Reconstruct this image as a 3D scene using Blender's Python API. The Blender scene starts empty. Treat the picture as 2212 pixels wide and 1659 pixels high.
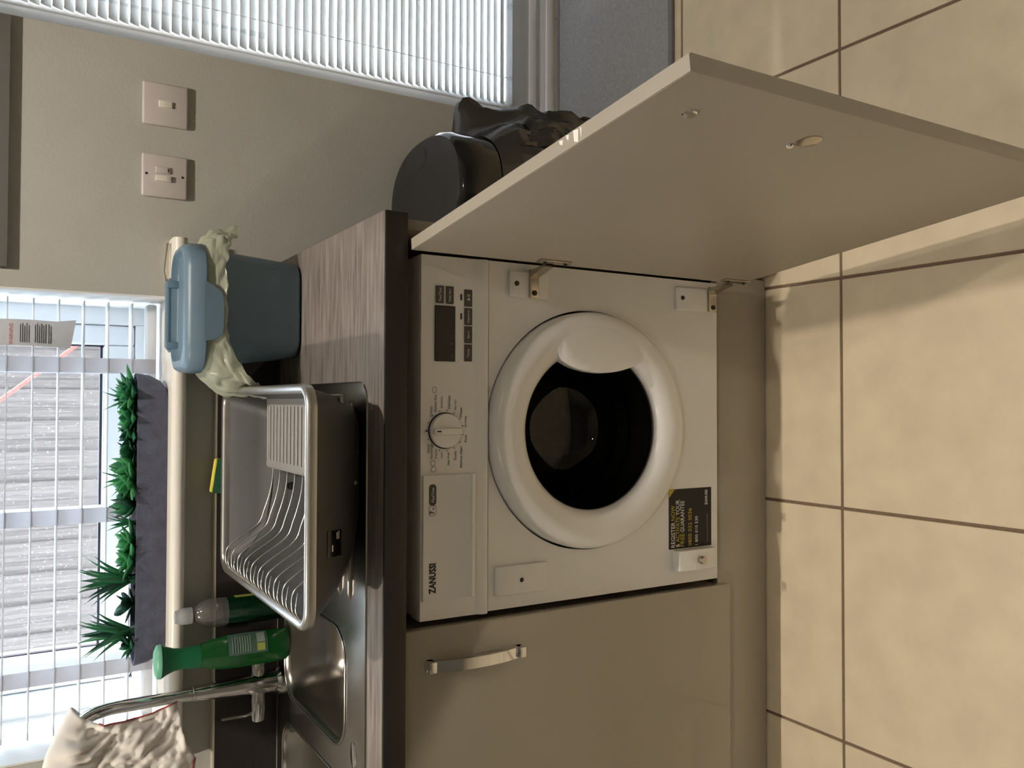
import bpy, bmesh, math, random
from mathutils import Vector, Matrix, noise
random.seed(7)
scene = bpy.context.scene
C = scene.collection
PI = math.pi

def lin(c):
    return tuple((v/255/12.92) if v/255 <= .04045 else ((v/255+.055)/1.055)**2.4 for v in c)

# ------------------------------------------------------------------ camera
F_PX, PITCH, YAW, ROLL = 1818.6, 0.5423, 0.0250, 0.0152
cam_pos = Vector((0.0563, -1.2115, 1.4096))
fwd = Vector((math.sin(YAW)*math.cos(PITCH), math.cos(YAW)*math.cos(PITCH), -math.sin(PITCH)))
rgt = Vector((math.cos(YAW), -math.sin(YAW), 0))
dwn = fwd.cross(rgt)
U = math.cos(ROLL)*rgt - math.sin(ROLL)*dwn
V = math.sin(ROLL)*rgt + math.cos(ROLL)*dwn
# the photograph lies on its side: world down runs to the right of the frame
cd = bpy.data.cameras.new('camera'); cam = bpy.data.objects.new('camera', cd); C.objects.link(cam)
cd.sensor_fit = 'HORIZONTAL'; cd.sensor_width = 36; cd.lens = F_PX*36/2212; cd.clip_start = .02
M = Matrix.Identity(4)
for i in range(3):
    M[i][0] = V[i]; M[i][1] = U[i]; M[i][2] = -fwd[i]; M[i][3] = cam_pos[i]
cam.matrix_world = M
scene.camera = cam

# ------------------------------------------------------------------ world, sun, exposure
w = bpy.data.worlds.new('world'); scene.world = w; w.use_nodes = True
bg = w.node_tree.nodes['Background']
bg.inputs[0].default_value = (.80, .91, 1.0, 1); bg.inputs[1].default_value = 11.0
sd = bpy.data.lights.new('sun_offscreen', 'SUN'); sd.energy = 26; sd.angle = .01; sd.color = (1, .95, .86)
sun = bpy.data.objects.new('sun_offscreen', sd); C.objects.link(sun)
sun.rotation_euler = Vector((-.86, -.22, -.62)).to_track_quat('-Z', 'Y').to_euler()
sun.location = (3, 4, 5)
vs = scene.view_settings
vs.view_transform = 'Standard'; vs.look = 'None'; vs.exposure = 0.13; vs.gamma = 1; vs.use_curve_mapping = False
LAMP_W = 54.0
LAMP_COL = (1.0, .90, .77)

# ------------------------------------------------------------------ materials
MATS = {}
def mat(name, col, rough=.5, metal=0., var=.0, scale=30., bump=0., bscale=None, coat=0., spec=.5, stretch=(1, 1, 1), col2=None, detail=4, emit=0):
    m = bpy.data.materials.new(name); m.use_nodes = True; nt = m.node_tree; N = nt.nodes; L = nt.links
    b = N['Principled BSDF']
    b.inputs['Roughness'].default_value = rough; b.inputs['Metallic'].default_value = metal
    b.inputs['Coat Weight'].default_value = coat; b.inputs['Coat Roughness'].default_value = .06
    b.inputs['Specular IOR Level'].default_value = spec
    c = lin(col)
    b.inputs['Base Color'].default_value = (*c, 1)
    if var or col2 or bump:
        tc = N.new('ShaderNodeTexCoord'); mp = N.new('ShaderNodeMapping'); mp.inputs['Scale'].default_value = stretch
        L.new(tc.outputs['Object'], mp.inputs[0])
        nz = N.new('ShaderNodeTexNoise'); nz.inputs['Scale'].default_value = scale; nz.inputs['Detail'].default_value = detail
        L.new(mp.outputs[0], nz.inputs['Vector'])
        if var or col2:
            r = N.new('ShaderNodeValToRGB')
            a = c if col2 is None else lin(col2)
            r.color_ramp.elements[0].position = .3; r.color_ramp.elements[1].position = .7
            lo = tuple(v*(1-var) for v in a); hi = tuple(min(1, v*(1+var)) for v in c)
            r.color_ramp.elements[0].color = (*lo, 1); r.color_ramp.elements[1].color = (*hi, 1)
            L.new(nz.outputs['Fac'], r.inputs[0]); L.new(r.outputs[0], b.inputs['Base Color'])
        if bump:
            n2 = nz
            if bscale:
                n2 = N.new('ShaderNodeTexNoise'); n2.inputs['Scale'].default_value = bscale; n2.inputs['Detail'].default_value = 3
                L.new(mp.outputs[0], n2.inputs['Vector'])
            bp = N.new('ShaderNodeBump'); bp.inputs['Strength'].default_value = bump; bp.inputs['Distance'].default_value = .003
            L.new(n2.outputs['Fac'], bp.inputs['Height']); L.new(bp.outputs[0], b.inputs['Normal'])
    if emit:
        b.inputs['Emission Color'].default_value = (*c, 1); b.inputs['Emission Strength'].default_value = emit
    MATS[name] = m
    return m
def sheer(name, col, transl=.4, transp=0., gloss=0., rough=.3):
    """thin plastic or cloth: diffuse + translucent (+ transparent, + gloss)"""
    m = bpy.data.materials.new(name); m.use_nodes = True; nt = m.node_tree; N = nt.nodes; L = nt.links
    N.remove(N['Principled BSDF']); out = N['Material Output']
    c = (*lin(col), 1)
    tc = N.new('ShaderNodeTexCoord'); nz = N.new('ShaderNodeTexNoise'); nz.inputs['Scale'].default_value = 40
    L.new(tc.outputs['Object'], nz.inputs['Vector'])
    mx = N.new('ShaderNodeMix'); mx.data_type = 'RGBA'; mx.inputs['A'].default_value = c
    mx.inputs['B'].default_value = (*(v*.88 for v in c[:3]), 1); L.new(nz.outputs['Fac'], mx.inputs['Factor'])
    d = N.new('ShaderNodeBsdfDiffuse'); t = N.new('ShaderNodeBsdfTranslucent')
    L.new(mx.outputs['Result'], d.inputs[0]); L.new(mx.outputs['Result'], t.inputs[0])
    s = N.new('ShaderNodeMixShader'); s.inputs[0].default_value = transl
    L.new(d.outputs[0], s.inputs[1]); L.new(t.outputs[0], s.inputs[2]); cur = s
    if transp:
        tp = N.new('ShaderNodeBsdfTransparent'); tp.inputs[0].default_value = tuple(.5+.5*v for v in c[:3])+(1,)
        s2 = N.new('ShaderNodeMixShader'); s2.inputs[0].default_value = transp
        L.new(cur.outputs[0], s2.inputs[1]); L.new(tp.outputs[0], s2.inputs[2]); cur = s2
    if gloss:
        g = N.new('ShaderNodeBsdfGlossy'); g.inputs['Roughness'].default_value = rough
        s3 = N.new('ShaderNodeMixShader'); s3.inputs[0].default_value = gloss
        L.new(cur.outputs[0], s3.inputs[1]); L.new(g.outputs[0], s3.inputs[2]); cur = s3
    L.new(cur.outputs[0], out.inputs[0]); MATS[name] = m
    return m
def glass(name, tint=(1, 1, 1), ior=1.45, rough=.0, dirt=0.):
    """clear pane: transparent with a fresnel reflection"""
    m = bpy.data.materials.new(name); m.use_nodes = True; nt = m.node_tree; N = nt.nodes; L = nt.links
    N.remove(N['Principled BSDF']); out = N['Material Output']
    tp = N.new('ShaderNodeBsdfTransparent'); tp.inputs[0].default_value = (*tint, 1)
    g = N.new('ShaderNodeBsdfGlossy'); g.inputs['Roughness'].default_value = rough
    # Schlick reflection, the same on both faces of a thin sheet
    lw = N.new('ShaderNodeLayerWeight'); lw.inputs['Blend'].default_value = .5
    pw = N.new('ShaderNodeMath'); pw.operation = 'POWER'; pw.inputs[1].default_value = 5; L.new(lw.outputs['Facing'], pw.inputs[0])
    f0 = ((ior-1)/(ior+1))**2
    fr = N.new('ShaderNodeMath'); fr.operation = 'MULTIPLY_ADD'; fr.inputs[1].default_value = 1-f0; fr.inputs[2].default_value = f0; L.new(pw.outputs[0], fr.inputs[0])
    s = N.new('ShaderNodeMixShader'); L.new(fr.outputs[0], s.inputs[0]); L.new(tp.outputs[0], s.inputs[1]); L.new(g.outputs[0], s.inputs[2])
    cur = s
    if dirt:   # rain spots and smears on the outside of the pane
        tc = N.new('ShaderNodeTexCoord'); nz = N.new('ShaderNodeTexVoronoi'); nz.inputs['Scale'].default_value = 110
        L.new(tc.outputs['Object'], nz.inputs['Vector'])
        r = N.new('ShaderNodeValToRGB'); r.color_ramp.elements[0].position = .10; r.color_ramp.elements[1].position = .15
        r.color_ramp.elements[0].color = (dirt*12,)*3+(1,); r.color_ramp.elements[1].color = (dirt,)*3+(1,)
        L.new(nz.outputs['Distance'], r.inputs[0])
        t = N.new('ShaderNodeBsdfTranslucent'); t.inputs[0].default_value = (.9, .93, .97, 1)
        s2 = N.new('ShaderNodeMixShader'); L.new(r.outputs[0], s2.inputs[0]); L.new(cur.outputs[0], s2.inputs[1]); L.new(t.outputs[0], s2.inputs[2]); cur = s2
    L.new(cur.outputs[0], out.inputs[0]); MATS[name] = m
    return m

mat('wall_paint', (186, 185, 178), .85, var=.03, scale=8, bump=.15, bscale=180)
mat('white_paint', (236, 236, 234), .5, var=.02, scale=12)
mat('ceiling_paint', (240, 238, 232), .9, var=.02, scale=6)
mat('tile', (213, 198, 171), .38, var=.07, scale=14, bump=.05, bscale=90, detail=8)
mat('grout', (120, 101, 84), .9, var=.1, scale=120)
mat('sill_paint', (232, 228, 220), .35, var=.03, scale=10)
mat('upvc', (240, 242, 245), .3, var=.01, scale=5)
mat('upvc_beige', (226, 214, 198), .4, var=.02, scale=5)
mat('gasket', (60, 58, 66), .7, var=.1, scale=40)
mat('worktop_wood', (140, 132, 127), .42, var=.10, scale=9, stretch=(1.2, 14, 14), bump=.06, bscale=60, detail=9, col2=(108, 100, 95))
mat('worktop_edge', (40, 35, 34), .45, var=.12, scale=20, stretch=(1, 8, 8))
mat('edge_line', (205, 196, 178), .5, var=.03, scale=20)
mat('cabinet_gloss', (164, 156, 142), .22, var=.015, scale=3, coat=.6)
mat('cabinet_inner', (164, 156, 142), .4, var=.02, scale=5)
mat('cabinet_edge', (164, 156, 142), .35, var=.02, scale=8)
mat('carcass', (164, 156, 142), .5, var=.03, scale=6)
mat('machine_white', (236, 235, 233), .38, var=.015, scale=6)
mat('machine_gloss', (236, 235, 233), .22, var=.01, scale=6, coat=.3)
mat('print_black', (26, 24, 24), .6, var=.05, scale=50)
mat('print_grey', (70, 66, 62), .6, var=.05, scale=50)
mat('button_grey', (78, 74, 70), .45, var=.05, scale=60)
mat('display_black', (16, 16, 18), .12, var=.05, scale=60)
mat('label_white', (238, 236, 230), .6, var=.03, scale=60)
mat('label_yellow', (196, 176, 48), .6, var=.04, scale=60)
mat('rubber', (22, 22, 23), .6, var=.1, scale=60)
mat('drum_steel', (120, 118, 114), .35, metal=.9, var=.1, scale=60)
glass('porthole_glass', (.40, .40, .39), 1.5)
mat('chrome', (225, 225, 226), .07, metal=1, var=.02, scale=20)
mat('nickel', (190, 182, 168), .22, metal=1, var=.05, scale=40)
mat('sink_steel', (172, 168, 162), .25, metal=1, var=.05, scale=50, stretch=(1, 12, 1), bump=.03, bscale=200)
mat('rack_rim', (196, 194, 190), .32, metal=.9, var=.03, scale=40)
mat('rack_body', (76, 76, 76), .5, metal=.3, var=.05, scale=20)
mat('rack_inside', (76, 76, 76), .5, metal=.3, var=.05, scale=20)
mat('rack_tray', (150, 148, 144), .45, metal=.2, var=.04, scale=30)
mat('rack_wire', (205, 205, 203), .3, metal=.9, var=.03, scale=40)
mat('caddy_blue', (106, 131, 149), .42, var=.03, scale=30, bump=.05, bscale=220)
mat('caddy_lid', (106, 131, 149), .4, var=.03, scale=30, bump=.05, bscale=220)
sheer('liner_green', (226, 232, 208), .4, .14, .06)
sheer('bin_liner', (48, 43, 41), .2, 0., .16, .22)
mat('bin_black', (14, 14, 16), .1, var=.1, scale=30, coat=.5)
mat('bin_lid', (40, 41, 43), .5, var=.05, scale=40)
mat('planter_stone', (94, 98, 118), .85, var=.18, scale=45, bump=.3, bscale=150)
mat('planter_rim', (120, 120, 122), .8, var=.12, scale=60)
mat('soil', (52, 50, 44), .95, var=.3, scale=120, bump=.6, bscale=200)
sheer('leaf_bright', (96, 190, 130), .4, 0, .05)
sheer('leaf_mid', (66, 148, 104), .35, 0, .05)
sheer('leaf_dark', (44, 96, 78), .3, 0, .05)
sheer('blind_white', (238, 240, 243), .4)
sheer('slat_white', (228, 228, 226), .03)
sheer('tape_white', (232, 232, 236), .6)
sheer('tag_paper', (222, 222, 226), .25)
mat('print_red', (190, 60, 60), .6, var=.04, scale=60)
glass('window_glass', (.96, .98, 1.0), 1.25, dirt=.012)
glass('door_glass', (.97, .98, 1.0), 1.25)
glass('clear_plastic', (.90, .92, .93), 1.45)
sheer('soap_green', (20, 120, 50), .5, .25, .10, .12)
mat('cap_green', (18, 100, 62), .38, var=.04, scale=40)
mat('cap_teal', (110, 178, 150), .4, var=.04, scale=40)
mat('label_green', (70, 96, 84), .5, var=.08, scale=60)
mat('label_lines', (132, 148, 138), .5, var=.08, scale=60)
mat('label_lime', (150, 160, 80), .5, var=.08, scale=60)
sheer('cap_clear', (205, 208, 210), .35, .15, .1)
sheer('bottle_green', (22, 70, 44), .4, .3, .12, .1)
sheer('bottle_clear', (190, 188, 186), .3, .74, .10, .08)
mat('sponge_yellow', (226, 208, 76), .95, var=.1, scale=120, bump=.6, bscale=260)
mat('sponge_green', (24, 74, 52), .95, var=.25, scale=200, bump=.7, bscale=300)
sheer('cotton', (248, 243, 237), .12)
mat('hem_red', (150, 66, 66), .8, var=.1, scale=80)
mat('plate_white', (206, 198, 195), .4, var=.02, scale=20)
mat('rocker_white', (232, 226, 214), .35, var=.02, scale=20)
mat('screw_dark', (62, 54, 48), .4, metal=.7, var=.1, scale=60)
mat('board_grey', (118, 117, 114), .7, var=.05, scale=10)
mat('mat_grey', (154, 156, 160), .95, var=.12, scale=160, bump=.5, bscale=400)
mat('mat_rim', (120, 120, 124), .8, var=.1, scale=80)
mat('fence_wood', (80, 72, 69), .75, var=.45, scale=9, stretch=(16, 16, .8), detail=8, bump=.4, bscale=20)
mat('patio', (196, 194, 190), .85, var=.12, scale=4, detail=8)
mat('lamp_glow', (255, 214, 160), .5, var=.01, scale=5, emit=12)
mat('red_cord', (210, 70, 60), .6, var=.05, scale=60)

# ------------------------------------------------------------------ mesh helpers
def bx(bm, x0, x1, y0, y1, z0, z1, bev=0, seg=2):
    r = bmesh.ops.create_cube(bm, size=1)
    vs_ = r['verts']
    for v in vs_:
        v.co = Vector(((x0+x1)/2+v.co.x*(x1-x0), (y0+y1)/2+v.co.y*(y1-y0), (z0+z1)/2+v.co.z*(z1-z0)))
    if bev:
        es = list({e for v in vs_ for e in v.link_edges})
        bmesh.ops.bevel(bm, geom=es, offset=bev, segments=seg, affect='EDGES', profile=.5)
    return bm
def box(*a, bev=0, seg=2):
    return bx(bmesh.new(), *a, bev=bev, seg=seg)
def loft(rings, cap0=False, cap1=False, closed=True, bm=None, loop=False):
    bm = bm or bmesh.new()
    R = [[bm.verts.new(Vector(p)) for p in r] for r in rings]
    n = len(R[0])
    for a, b in list(zip(R, R[1:])) + ([(R[-1], R[0])] if loop else []):
        for i in range(n if closed else n-1):
            j = (i+1) % n
            bm.faces.new((a[i], a[j], b[j], b[i]))
    if cap0: bm.faces.new(R[0][::-1])
    if cap1: bm.faces.new(R[-1])
    return bm
def rrect(x0, x1, y0, y1, r, z, k=6):
    pts = []
    r = min(r, (x1-x0)/2-1e-5, (y1-y0)/2-1e-5)
    for cx, cy, a0 in ((x1-r, y1-r, 0), (x0+r, y1-r, 90), (x0+r, y0+r, 180), (x1-r, y0+r, 270)):
        for i in range(k+1):
            a = math.radians(a0+90*i/k); pts.append((cx+r*math.cos(a), cy+r*math.sin(a), z))
    return pts
def frame_of(t):
    t = t.normalized(); a = Vector((0, 0, 1)) if abs(t.z) < .9 else Vector((0, 1, 0))
    s = t.cross(a).normalized(); return s, s.cross(t)
def tube(path, rad, n=10, bm=None, caps=True, closed=False):
    bm = bm or bmesh.new()
    P = [Vector(p) for p in path]; rings = []; N0 = None; m = len(P)
    for i, p in enumerate(P):
        if closed: t = P[(i+1) % m]-P[i-1]
        else: t = P[min(i+1, m-1)]-P[max(i-1, 0)]
        t = t.normalized()
        if N0 is None: s, u = frame_of(t)
        else:
            s = (N0-t*N0.dot(t)).normalized(); u = s.cross(t)
        N0 = s
        r = rad[i] if isinstance(rad, (list, tuple)) else rad
        rings.append([p+(s*math.cos(2*PI*k/n)+u*math.sin(2*PI*k/n))*r for k in range(n)])
    return loft(rings, caps and not closed, caps and not closed, True, bm, closed)
def lathe(prof, axis='Z', c=(0, 0, 0), n=40, bm=None, sx=1, sy=1, cap0=False, cap1=False, a0=0., a1=2*PI):
    """prof of (r, h); axis Z: h along +z; axis Y: h along +y, circle in the XZ plane"""
    rings = []
    full = abs(a1-a0-2*PI) < 1e-6
    m = n if full else n+1
    for r, h in prof:
        ring = []
        for k in range(m):
            a = a0+(a1-a0)*k/n
            if axis == 'Z': ring.append((c[0]+r*math.cos(a)*sx, c[1]+r*math.sin(a)*sy, c[2]+h))
            elif axis == 'Y': ring.append((c[0]+r*math.cos(a)*sx, c[1]+h, c[2]+r*math.sin(a)*sy))
            else: ring.append((c[0]+h, c[1]+r*math.cos(a)*sx, c[2]+r*math.sin(a)*sy))
        rings.append(ring)
    return loft(rings, cap0, cap1, full, bm)
def fill(loops, bm=None):
    """flat face with holes"""
    bm = bm or bmesh.new(); es = []
    for lp in loops:
        vs_ = [bm.verts.new(Vector(p)) for p in lp]
        for a, b in zip(vs_, vs_[1:]+vs_[:1]): es.append(bm.edges.new((a, b)))
    bmesh.ops.triangle_fill(bm, use_beauty=True, use_dissolve=False, edges=es)
    return bm
def bez(pts, n=12):
    """Catmull-Rom through the points"""
    P = [Vector(p) for p in pts]; P = [2*P[0]-P[1]]+P+[2*P[-1]-P[-2]]; out = []
    for i in range(1, len(P)-2):
        for k in range(n):
            t = k/n; a, b, c_, d = P[i-1:i+3]
            out.append(.5*((2*b)+(c_-a)*t+(2*a-5*b+4*c_-d)*t*t+(3*b-a-3*c_+d)*t**3))
    out.append(P[-2]); return out
def wloc(o):
    v = Vector((0, 0, 0))
    while o is not None: v += o.location; o = o.parent
    return v
def obj(name, bm, m, parent=None, smooth=True, ang=35, recalc=True, solid=0):
    if recalc: bmesh.ops.recalc_face_normals(bm, faces=bm.faces[:])
    if solid: bmesh.ops.solidify(bm, geom=bm.faces[:], thickness=solid)
    if parent is None:
        xs = [v.co.x for v in bm.verts]; ys = [v.co.y for v in bm.verts]; zs = [v.co.z for v in bm.verts]
        org = Vector(((min(xs)+max(xs))/2, (min(ys)+max(ys))/2, min(zs)))
    else: org = wloc(parent)
    for v in bm.verts: v.co -= org
    me = bpy.data.meshes.new(name); bm.to_mesh(me); bm.free()
    me.materials.append(MATS[m] if isinstance(m, str) else m)
    if smooth:
        for p in me.polygons: p.use_smooth = True
        me.set_sharp_from_angle(angle=math.radians(ang))
    o = bpy.data.objects.new(name, me); C.objects.link(o)
    if parent is None: o.location = org
    else: o.parent = parent
    return o
def thing(name, label, cat, loc=(0, 0, 0), group=None):
    o = bpy.data.objects.new(name, None); C.objects.link(o); o.location = loc; o.empty_display_size = .05
    o['label'] = label; o['category'] = cat
    if group: o['group'] = group
    return o
def tag(o, label, cat, group=None):
    o['label'] = label; o['category'] = cat
    if group: o['group'] = group
    return o
def struct(o, label, cat):
    o['kind'] = 'structure'; o['label'] = label; o['category'] = cat
    return o
def dup(src, loc, parent=None, rot=None, scale=None):
    o = src.copy(); C.objects.link(o); o.parent = parent; o.location = loc
    if rot is not None: o.rotation_euler = rot
    if scale is not None: o.scale = scale
    return o
def text(name, s, h, x, y, z, m, parent, width=None, align='L', face='-Y', shear=0, bold=0, th=.0003):
    """flat lettering: h = height of the letters, (x, z) = lower corner (L) / centre (C) / right (R) of the line, y = plane"""
    cu = bpy.data.curves.new('t', 'FONT'); cu.body = s; cu.size = 1; cu.shear = shear; cu.offset = bold; cu.resolution_u = 2
    t = bpy.data.objects.new('t', cu); me = t.to_mesh()
    bm = bmesh.new(); bm.from_mesh(me); t.to_mesh_clear(); bpy.data.objects.remove(t); bpy.data.curves.remove(cu)
    xs = [v.co.x for v in bm.verts]; ys = [v.co.y for v in bm.verts]
    x0, x1, y0, y1 = min(xs), max(xs), min(ys), max(ys)
    sy = h/(y1-y0); sxx = width/(x1-x0) if width else sy
    W = (x1-x0)*sxx; off = {'L': 0, 'C': -W/2, 'R': -W}[align]
    for v in bm.verts:
        a = (v.co.x-x0)*sxx+off; b_ = (v.co.y-y0)*sy
        v.co = Vector((x+a, y, z+b_))
    r = bmesh.ops.extrude_face_region(bm, geom=bm.faces[:])
    for v in [g for g in r['geom'] if isinstance(g, bmesh.types.BMVert)]: v.co.y += th
    return obj(name, bm, m, parent, smooth=False)

# ================================================================== SETTING
YW = .600            # room face of the back wall
XL, XR, YF, ZC = -1.60, 2.60, -3.60, 2.40
WX0, WX1, WZ0, WZ1 = -.616, .268, 1.128, 2.10      # window opening
DX0, DXM, DX1, DZ1 = .775, 1.66, 1.705, 2.10                   # garden door opening
bm = bmesh.new()
YB = .93
for a in ((XL-.1, WX0, 0, ZC), (WX0, WX1, 0, WZ0-.028), (WX0, WX1, WZ1, ZC), (WX1, DX0, 0, ZC), (DX0, DX1, DZ1, ZC), (DX1, XR+.1, 0, ZC)):
    bx(bm, a[0], a[1], YW, YB, a[2], a[3])
struct(obj('wall_back', bm, 'wall_paint', smooth=False), 'cream painted kitchen wall with window and garden door openings', 'wall')
struct(obj('wall_left', box(XL-.1, XL, YF, YW, 0, ZC), 'wall_paint', smooth=False), 'cream painted side wall beyond the sink cupboards', 'wall')
struct(obj('wall_right', box(XR, XR+.1, YF, YW, 0, ZC), 'wall_paint', smooth=False), 'cream painted side wall beyond the garden door', 'wall')
struct(obj('wall_front', box(XL-.1, XR+.1, YF-.1, YF, 0, ZC), 'wall_paint', smooth=False), 'cream painted wall opposite the window', 'wall')
struct(obj('ceiling', box(XL-.1, XR+.1, YF-.1, YB, ZC, ZC+.1), 'ceiling_paint', smooth=False), 'plain white kitchen ceiling', 'ceiling')
# floor: grout bed with separate square tiles
fl = struct(obj('floor', box(XL-.1, XR+.1, YF-.1, YB, -.10, -.004), 'grout', smooth=False), 'beige square tiled kitchen floor with brown grout', 'floor')
T, TX0, TY0, G = .4538, -.6045, -.1278, .0062
tb = bmesh.new(); bx(tb, -T/2+G/2, T/2-G/2, -T/2+G/2, T/2-G/2, -.012, 0, bev=.0012, seg=1)
me = bpy.data.meshes.new('floor_tile'); tb.to_mesh(me); tb.free(); me.materials.append(MATS['tile'])
# the tile pattern shifts from tile to tile
nt = MATS['tile'].node_tree; oi = nt.nodes.new('ShaderNodeObjectInfo'); mpn = [n for n in nt.nodes if n.type == 'MAPPING'][0]
vm = nt.nodes.new('ShaderNodeVectorMath'); vm.operation = 'SCALE'; vm.inputs[0].default_value = (7, 5, 3)
nt.links.new(oi.outputs['Random'], vm.inputs['Scale']); nt.links.new(vm.outputs[0], mpn.inputs['Location'])
for i in range(-4, 8):
    for j in range(-9, 3):
        o = bpy.data.objects.new('floor_tile', me); C.objects.link(o); o.parent = fl
        cx_, cy_ = TX0+(i+.5)*T, TY0+(j+.5)*T
        o.location = Vector((cx_, cy_, 0))-fl.location
        x0, x1, y0, y1 = cx_-T/2, cx_+T/2, cy_-T/2, cy_+T/2
        if x1 > XR or x0 < XL or y1 > YB or y0 < YF:      # cut tiles at the walls
            sx = (min(x1, XR)-max(x0, XL))/T; sy = (min(y1, YB)-max(y0, YF))/T
            if sx <= .02 or sy <= .02: bpy.data.objects.remove(o); continue
            o.scale = (sx, sy, 1); o.location = Vector(((min(x1, XR)+max(x0, XL))/2, (min(y1, YB)+max(y0, YF))/2, 0))-fl.location

# ceiling downlights
def downlight(x, y, name_label, k=1.0):
    t = thing('ceiling_downlight', name_label, 'light', (x, y, ZC), 'ceiling downlights')
    obj('trim_ring', lathe([(.045, -.001), (.045, -.006), (.034, -.006), (.032, .0)], c=(x, y, ZC), n=28), 'chrome', t)
    obj('lamp_face', lathe([(.0005, -.002), (.032, -.002)], c=(x, y, ZC), n=28, cap0=True), 'lamp_glow', t)
    ld = bpy.data.lights.new('ceiling_lamp_offscreen', 'SPOT'); ld.energy = LAMP_W*k; ld.color = LAMP_COL; ld.spot_size = 1.9; ld.spot_blend = .7; ld.shadow_soft_size = .025
    lo = bpy.data.objects.new('ceiling_lamp_offscreen', ld); C.objects.link(lo); lo.parent = t; lo.location = (0, 0, -.02)
for x, y, k, lab in ((-.85, -.07, 1., 'round recessed ceiling downlight above the sink cupboards'), (.46, -.07, 1., 'round recessed ceiling downlight above the black rubbish bin'), (-.85, -1.7, .6, 'round recessed ceiling downlight behind the one over the sink'), (.80, -1.7, .6, 'round recessed ceiling downlight in front of the garden door')):
    downlight(x, y, lab, k)

# ------------------------------------------------------------------ window
bm = bmesh.new()
bx(bm, WX0, WX0+.004, YW+.001, .85, WZ0, WZ1); bx(bm, WX1-.004, WX1, YW+.001, .85, WZ0, WZ1); bx(bm, WX0+.004, WX1-.004, YW+.001, .85, WZ1-.004, WZ1)
struct(obj('trim_1', bm, 'white_paint', smooth=False), 'white painted window reveal lining', 'window reveal')
# sill board with bullnose front
prof = [(.86, 1.128), (.575, 1.128)] + [(.559-.014*math.sin(a), 1.114+.014*math.cos(a)) for a in [PI*k/10 for k in range(11)]] + [(.60, 1.100), (.86, 1.100)]
rings = [[(x, y, z) for y, z in prof] for x in (-.665, .381)]
bm = bmesh.new()
def prism_x(prof, x0, x1, bm=None):
    return loft([[(x0, y, z) for y, z in prof], [(x1, y, z) for y, z in prof]], True, True, True, bm)
bm = prism_x([(YW, 1.128)]+prof[1:-1]+[(YW, 1.100)], -.665, .381)
prism_x([(.86, 1.128), (YW, 1.128), (YW, 1.100), (.86, 1.100)], WX0+.0005, WX1-.0005, bm)
struct(obj('trim_2', bm, 'sill_paint', ang=50), 'off-white window sill board with rounded nose', 'window sill')
win = bpy.data.objects.new('window_1', None); C.objects.link(win); win.location = (-.17, .88, WZ0)
struct(win, 'white plastic kitchen window with one large pane', 'window')
def frame_ring(x0, x1, z0, z1, wl, wr, wb, wt, y0, y1, bev=.004):
    bm = bmesh.new()
    bx(bm, x0, x0+wl, y0, y1, z0, z1, bev); bx(bm, x1-wr, x1, y0, y1, z0, z1, bev)
    bx(bm, x0+wl-.001, x1-wr+.001, y0, y1, z0, z0+wb, bev); bx(bm, x0+wl-.001, x1-wr+.001, y0, y1, z1-wt, z1, bev)
    return bm
obj('window_frame', frame_ring(WX0, WX1, WZ0, WZ1, .055, .042, .030, .05, .845, .905), 'upvc', win)
obj('window_sash', frame_ring(WX0+.055, WX1-.042, WZ0+.030, WZ1-.05, .078, .046, .066, .06, .855, .915, .008), 'upvc', win)
obj('gasket', frame_ring(-.486, .182, 1.2215, 1.992, .005, .005, .007, .005, .862, .876, 0), 'gasket', win, smooth=False)
obj('pane', box(-.484, .180, .880, .884, 1.223, 1.990), 'window_glass', win, smooth=False)
hb = bmesh.new(); bx(hb, -.135, -.105, .838, .856, 1.165, 1.205, .004); bx(hb, -.142, -.124, .828, .840, 1.178, 1.30-.09, .003)
obj('window_handle', hb, 'upvc', win)

# window venetian blind with wide slats and tapes
bl = thing('venetian_blind', 'white wide-slat venetian blind with cloth tapes in the kitchen window', 'blind', (-.17, .70, 1.14))
sl = obj('slat', box(-.600, .258, .675, .725, -.0014, .0014, bev=.0006, seg=1), 'blind_white', None)
slz0 = 1.1845
sl_base = Vector((-.171, .70, 0))
sl.parent = bl; k = 0
zs = []
z = slz0
while z < 2.02: zs.append(z); z += .0442
for k, z in enumerate(zs):
    o = sl if k == 0 else dup(sl, (0, 0, 0), bl)
    o.location = Vector((-.171, .70, z))-bl.location
obj('bottom_rail', box(-.600, .258, .676, .724, 1.139, 1.157, bev=.004), 'blind_white', bl)
obj('head_rail', box(-.604, .260, .670, .735, 2.045, 2.094, bev=.003), 'blind_white', bl)
for xt in (.128, -.173, -.482):
    b = bmesh.new()
    bx(b, xt-.015, xt+.015, .6728, .6736, 1.140, 2.05); bx(b, xt-.015, xt+.015, .7264, .7272, 1.140, 2.05)
    for z in zs: bx(b, xt-.015, xt+.015, .6736, .6752, z-.001, z+.001)
    obj('ladder_tape', b, 'tape_white', bl, smooth=False)

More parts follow.
